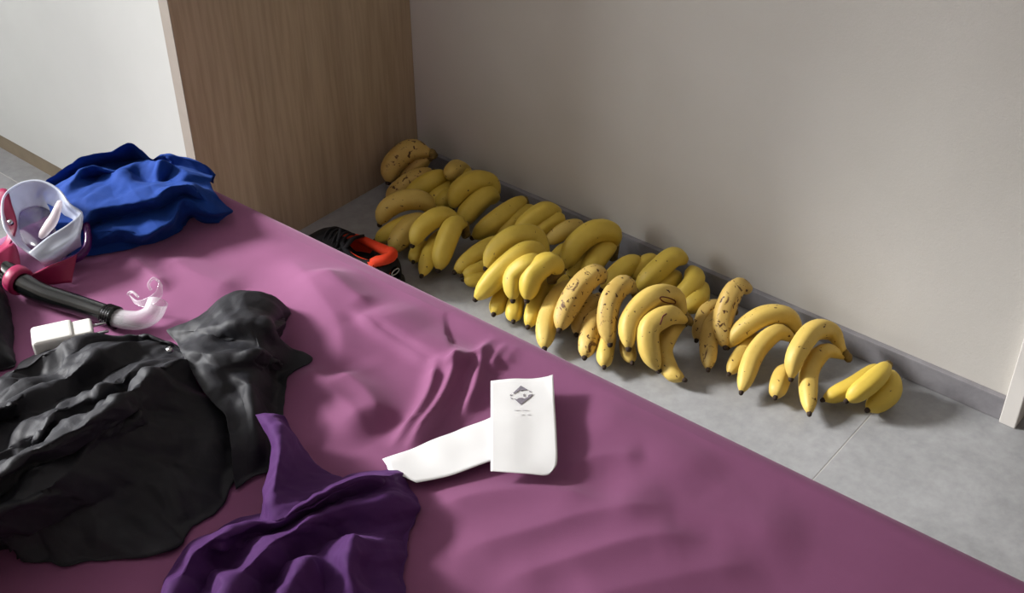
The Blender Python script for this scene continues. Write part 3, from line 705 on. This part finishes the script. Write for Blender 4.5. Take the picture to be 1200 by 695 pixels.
# ================================================================== bananas
ZOOMS = {1: (420, 150, .2732), 2: (540, 220, .2591), 3: (620, 280, .2591), 4: (800, 310, .2734)}
PT = [0, .03, .07, .13, .22, .35, .55, .75, .87, .94, .985, 1.0]
PR = [.36, .40, .48, .66, .86, .98, 1.0, .95, .80, .58, .33, .24]
PB = [.44, .56, .68, .80, .91, .99, 1.0, .95, .80, .58, .33, .24]   # fingers whose neck is folded under the bunch
def banana(parent, zid, pts, dia, mat, blunt=True, tip=True):
    ox, oy, sc = ZOOMS[zid]
    P = [at(ox+x*sc, oy+y*sc, z) for x, y, z in pts]
    C = catmull(P, 22); r = 1.05*dia/2*depth(C[11])/FPX
    t = np.linspace(0, 1, 22); R = np.interp(t, PT, PB if blunt else PR)*r
    C[:, 2] = np.maximum(C[:, 2], R*.96+.0005)
    V, F = tube(C, R, 20, 1.0, 5, .045, phase=random.random()*6)
    b = obj('banana', V, F, M[mat], parent)
    if not tip: return C[0], r
    d = C[-1]-C[-3]; d /= np.linalg.norm(d)
    V, F = tube([C[-1]-d*.002, C[-1]+d*.002, C[-1]+d*.0055, C[-1]+d*.007], [r*.26, r*.26, r*.21, r*.12], 9)
    V = [np.array([v[0], v[1], max(v[2], .0006)]) for v in V]
    obj('tip', V, F, M['tip'], b)
    return C[0], r
BUNCHES = [
 ('pair of dark-freckled bananas in the far corner against the oak panel', 1, (322, 118, .095), [
   ([(310, 108, .10), (225, 95, .105), (150, 155, .078), (128, 232, .045)], 26, 'banana_spotted'),
   ([(305, 128, .085), (240, 165, .062), (165, 225, .03)], 22, 'banana_spotted')]),
 ('banana bunch just below the corner pair, three fingers pointing left', 1, (400, 205, .07), [
   ([(315, 188, .07), (225, 228, .06), (122, 302, .025)], 21, 'banana_spotted'),
   ([(378, 200, .075), (300, 235, .065), (205, 297, .03)], 24, 'banana_clean'),
   ([(410, 238, .055), (350, 285, .045), (300, 338, .025)], 20, 'banana_clean')]),
 ('banana bunch touching the skirting with a blunt end upward and two fingers arching left', 1, (595, 300, .05), [
   ([(475, 220, .05), (428, 178, .085), (384, 200, .10)], 22, 'banana_ripe'),
   ([(485, 232, .045), (458, 200, .075), (440, 232, .07)], 16, 'banana_clean'),
   ([(590, 290, .06), (560, 235, .085), (490, 230, .10), (430, 275, .085), (402, 342, .055)], 25, 'banana_clean'),
   ([(592, 300, .05), (545, 290, .07), (480, 350, .055), (438, 418, .03)], 25, 'banana_clean'),
   ([(410, 280, .05), (370, 310, .045), (355, 352, .03)], 20, 'banana_clean')]),
 ('banana bunch next to the orange-lined shoe', 1, (320, 365, .05), [
   ([(318, 352, .06), (270, 310, .09), (190, 310, .10), (120, 350, .08), (92, 412, .05)], 24, 'banana_ripe'),
   ([(260, 385, .05), (170, 430, .05), (75, 482, .025)], 22, 'banana_clean'),
   ([(300, 390, .055), (220, 430, .055), (140, 528, .025)], 26, 'banana_ripe')]),
 ('banana bunch right of the shoe bunch, four fingers splayed downward', 1, (462, 455, .05), [
   ([(440, 400, .07), (350, 380, .10), (270, 430, .085), (233, 502, .06)], 23, 'banana_clean'),
   ([(455, 412, .075), (410, 420, .09), (370, 510, .06), (343, 608, .028)], 25, 'banana_clean'),
   ([(400, 430, .05), (330, 500, .045), (272, 632, .025)], 20, 'banana_clean'),
   ([(290, 490, .04), (250, 530, .03), (236, 572, .025)], 16, 'banana_clean')]),
 ('fan of five straight bananas lying against the skirting in the upper middle', 2, (420, 75, .05), [
   ([(285, 55, .075), (170, 140, .065), (55, 225, .03)], 24, 'banana_clean'),
   ([(325, 92, .06), (240, 155, .055), (155, 222, .03)], 22, 'banana_clean'),
   ([(445, 112, .08), (380, 105, .095), (300, 160, .075), (250, 228, .05)], 22, 'banana_clean'),
   ([(468, 140, .075), (405, 150, .075), (325, 217, .05)], 20, 'banana_clean'),
   ([(548, 165, .06), (470, 190, .06), (385, 247, .035)], 20, 'banana_ripe')]),
 ('banana bunch with two long arching fingers over lower ones, left of the double-row bunch', 2, (385, 310, .08), [
   ([(200, 235, .05), (100, 285, .045), (-25, 380, .025)], 23, 'banana_clean'),
   ([(380, 310, .08), (330, 225, .11), (240, 225, .12), (160, 285, .10), (115, 362, .075)], 27, 'banana_clean'),
   ([(372, 310, .10), (310, 285, .125), (200, 365, .10), (68, 502, .05)], 27, 'banana_clean'),
   ([(170, 330, .03), (90, 370, .028), (10, 397, .025)], 19, 'banana_clean'),
   ([(130, 405, .022), (70, 418, .022), (15, 418, .022)], 16, 'banana_clean')]),
 ('yellow bunch with two rows of banana tips, right of the longest arching fingers', 2, (450, 400, .09), [
   ([(375, 345, .11), (310, 345, .125), (240, 405, .10), (235, 507, .07)], 24, 'banana_clean'),
   ([(452, 375, .11), (400, 340, .13), (325, 400, .11), (300, 507, .075)], 27, 'banana_clean'),
   ([(235, 420, .04), (190, 490, .035), (150, 570, .025)], 22, 'banana_clean'),
   ([(270, 480, .045), (245, 530, .035), (238, 602, .025)], 20, 'banana_clean'),
   ([(410, 420, .05), (360, 490, .045), (305, 627, .025)], 22, 'banana_clean')]),
 ('banana bunch arching from the skirting in the middle of the row', 2, (700, 262, .05), [
   ([(697, 255, .06), (680, 205, .09), (610, 195, .105), (520, 260, .085), (468, 364, .045)], 27, 'banana_clean'),
   ([(690, 262, .06), (640, 290, .06), (560, 402, .035)], 25, 'banana_clean'),
   ([(625, 255, .045), (545, 330, .04), (485, 402, .025)], 21, 'banana_clean'),
   ([(490, 260, .03), (435, 320, .025), (418, 348, .025)], 18, 'banana_clean')]),
 ('pale brown-streaked banana bunch reaching closest to the bed edge', 3, (335, 195, .085), [
   ([(330, 185, .09), (300, 160, .115), (230, 220, .10), (165, 330, .07), (138, 410, .055)], 27, 'banana_spotted'),
   ([(205, 200, .06), (130, 270, .06), (80, 380, .04), (70, 494, .024)], 25, 'banana_ripe'),
   ([(170, 175, .05), (110, 230, .045), (60, 330, .03)], 20, 'banana_clean')]),
 ('spotted banana bunch with brown crown and dark-tipped lower fingers', 3, (485, 262, .065), [
   ([(475, 235, .08), (430, 208, .115), (370, 270, .11), (352, 380, .08), (365, 474, .055)], 25, 'banana_spotted'),
   ([(320, 255, .05), (250, 330, .045), (215, 430, .03)], 22, 'banana_spotted'),
   ([(320, 320, .055), (285, 400, .045), (252, 534, .025)], 24, 'banana_spotted'),
   ([(380, 400, .05), (350, 480, .035), (340, 577, .025)], 20, 'banana_ripe')]),
 ('four yellow bananas lying behind the spotted bunch near the skirting', 3, (700, 112, .06), [
   ([(495, 92, .06), (420, 140, .055), (330, 228, .03)], 24, 'banana_clean'),
   ([(585, 92, .06), (530, 110, .055), (470, 182, .035)], 20, 'banana_clean'),
   ([(705, 95, .08), (650, 85, .095), (570, 150, .075), (490, 230, .045)], 25, 'banana_clean'),
   ([(678, 160, .05), (620, 200, .045), (520, 247, .03)], 24, 'banana_clean')]),
 ('two curved yellow bananas behind the red-marked bunch by the skirting', 3, (770, 150, .05), [
   ([(735, 140, .06), (748, 190, .065), (705, 245, .05), (645, 275, .035)], 24, 'banana_clean'),
   ([(780, 205, .045), (765, 270, .045), (695, 325, .03)], 23, 'banana_clean')]),
 ('banana bunch with a hooked lower finger and brown stem, in front of two curved bananas', 3, (722, 372, .06), [
   ([(700, 345, .075), (660, 265, .10), (560, 265, .115), (460, 370, .09), (450, 494, .06)], 27, 'banana_ripe'),
   ([(705, 368, .075), (630, 345, .10), (545, 400, .09), (545, 500, .06), (585, 592, .03)], 26, 'banana_ripe'),
   ([(700, 385, .05), (640, 430, .05), (605, 510, .035), (640, 600, .025), (699, 636, .024)], 22, 'banana_ripe'),
   ([(440, 400, .04), (445, 490, .03), (465, 557, .024)], 18, 'banana_ripe')]),
 ('heavily freckled banana bunch standing against the skirting', 4, (290, 130, .085), [
   ([(285, 105, .10), (230, 100, .115), (185, 190, .09), (170, 280, .06), (182, 352, .045)], 24, 'banana_spotted'),
   ([(165, 190, .06), (115, 300, .045), (110, 447, .025)], 21, 'banana_spotted'),
   ([(165, 165, .05), (100, 210, .045), (60, 322, .025)], 20, 'banana_spotted')]),
 ('banana bunch right of the freckled one, three fingers bending down-left', 4, (505, 300, .055), [
   ([(498, 290, .06), (450, 225, .085), (350, 222, .09), (250, 285, .065), (195, 352, .04)], 24, 'banana_ripe'),
   ([(470, 315, .06), (400, 292, .075), (310, 380, .055), (252, 545, .025)], 22, 'banana_ripe'),
   ([(350, 300, .045), (270, 360, .035), (200, 467, .024)], 19, 'banana_ripe')]),
 ('banana bunch second from the right end, with brown-marked crown at the skirting', 4, (705, 397, .05), [
   ([(690, 375, .06), (640, 290, .085), (560, 287, .10), (485, 390, .08), (465, 487, .05)], 24, 'banana_ripe'),
   ([(695, 395, .05), (610, 372, .065), (545, 460, .045), (543, 637, .024)], 22, 'banana_ripe'),
   ([(450, 430, .04), (420, 490, .03), (398, 567, .023)], 22, 'banana_ripe')]),
 ('small three-finger banana bunch at the right end of the row', 4, (895, 440, .055), [
   ([(880, 432, .075), (805, 505, .064), (705, 582, .042)], 24, 'banana_clean'),
   ([(835, 440, .05), (740, 515, .036), (605, 579, .023)], 22, 'banana_clean'),
   ([(892, 462, .045), (890, 545, .032), (795, 622, .022)], 25, 'banana_clean')]),
]
SHOWN = (0, 4, 10, 13, 16)      # bunches whose crown the photograph shows
for bi, (label, zid, crown, fingers) in enumerate(BUNCHES):
    ox, oy, sc = ZOOMS[zid]; cpos = at(ox+crown[0]*sc, oy+crown[1]*sc, crown[2])
    root = thing('banana_bunch', label, 'bananas', (cpos[0], cpos[1], 0), 'banana bunches along the skirting')
    starts = [banana(root, zid, p, d, m_, bi not in SHOWN, not (bi == 2 and fi < 2)) for fi, (p, d, m_) in enumerate(fingers)]
    if bi == 13:
        from mathutils.bvhtree import BVHTree
        kids = [c_ for c_ in root.children if c_.name.startswith('banana')]
        for kid, line in ((kids[0], [(590, 268), (602, 262), (635, 268), (662, 282), (660, 292), (630, 290), (604, 282), (592, 270)]), (kids[1], [(622, 338), (606, 350), (600, 368), (592, 388)])):
            off = world_loc(kid); bv = BVHTree.FromPolygons([Vector(v_.co)+Vector(off) for v_ in kid.data.vertices], [tuple(p_.vertices) for p_ in kid.data.polygons])
            pts = []
            for zx, zy in catmull([(a_, b_, 0) for a_, b_ in line], 16)[:, :2]:
                d_ = unproject(ox+zx*sc, oy+zy*sc, 2, 0)-CAM; h_ = bv.ray_cast(Vector(CAM), Vector(d_).normalized())[0]
                if h_ is not None: pts.append(np.array(h_))
            if len(pts) > 3: obj('peel_scar', *tube(pts, .0013, 6), M['scar'], kid)
    if bi not in SHOWN:
        cpos = np.mean([q[0] for q in starts[:2]], 0); cpos[2] = max(.014, cpos[2]-.03)
    near = sorted(starts, key=lambda q: np.linalg.norm(q[0]-cpos))[:3]
    parts = [tube(catmull([q[0]+(q[0]-cpos)*.1, (q[0]+cpos)/2+np.array([0, 0, .002]), cpos], 7), np.linspace(q[1]*.42, q[1]*.38, 7), 8) for q in near
             if .004 < np.linalg.norm(q[0]-cpos) < .05]
    dv = cpos-np.mean([q[0] for q in near], 0); dv /= np.linalg.norm(dv)+1e-9
    parts.append(tube([cpos-dv*.006, cpos-dv*.002, cpos+dv*.004, cpos+dv*.008], [.006, .0105, .0105, .007], 9, .8, 3, .12))
    V, F = merge(*parts); V = [np.array([v[0], v[1], max(v[2], .001)]) for v in V]
    obj('crown', V, F, M['crown'], root)
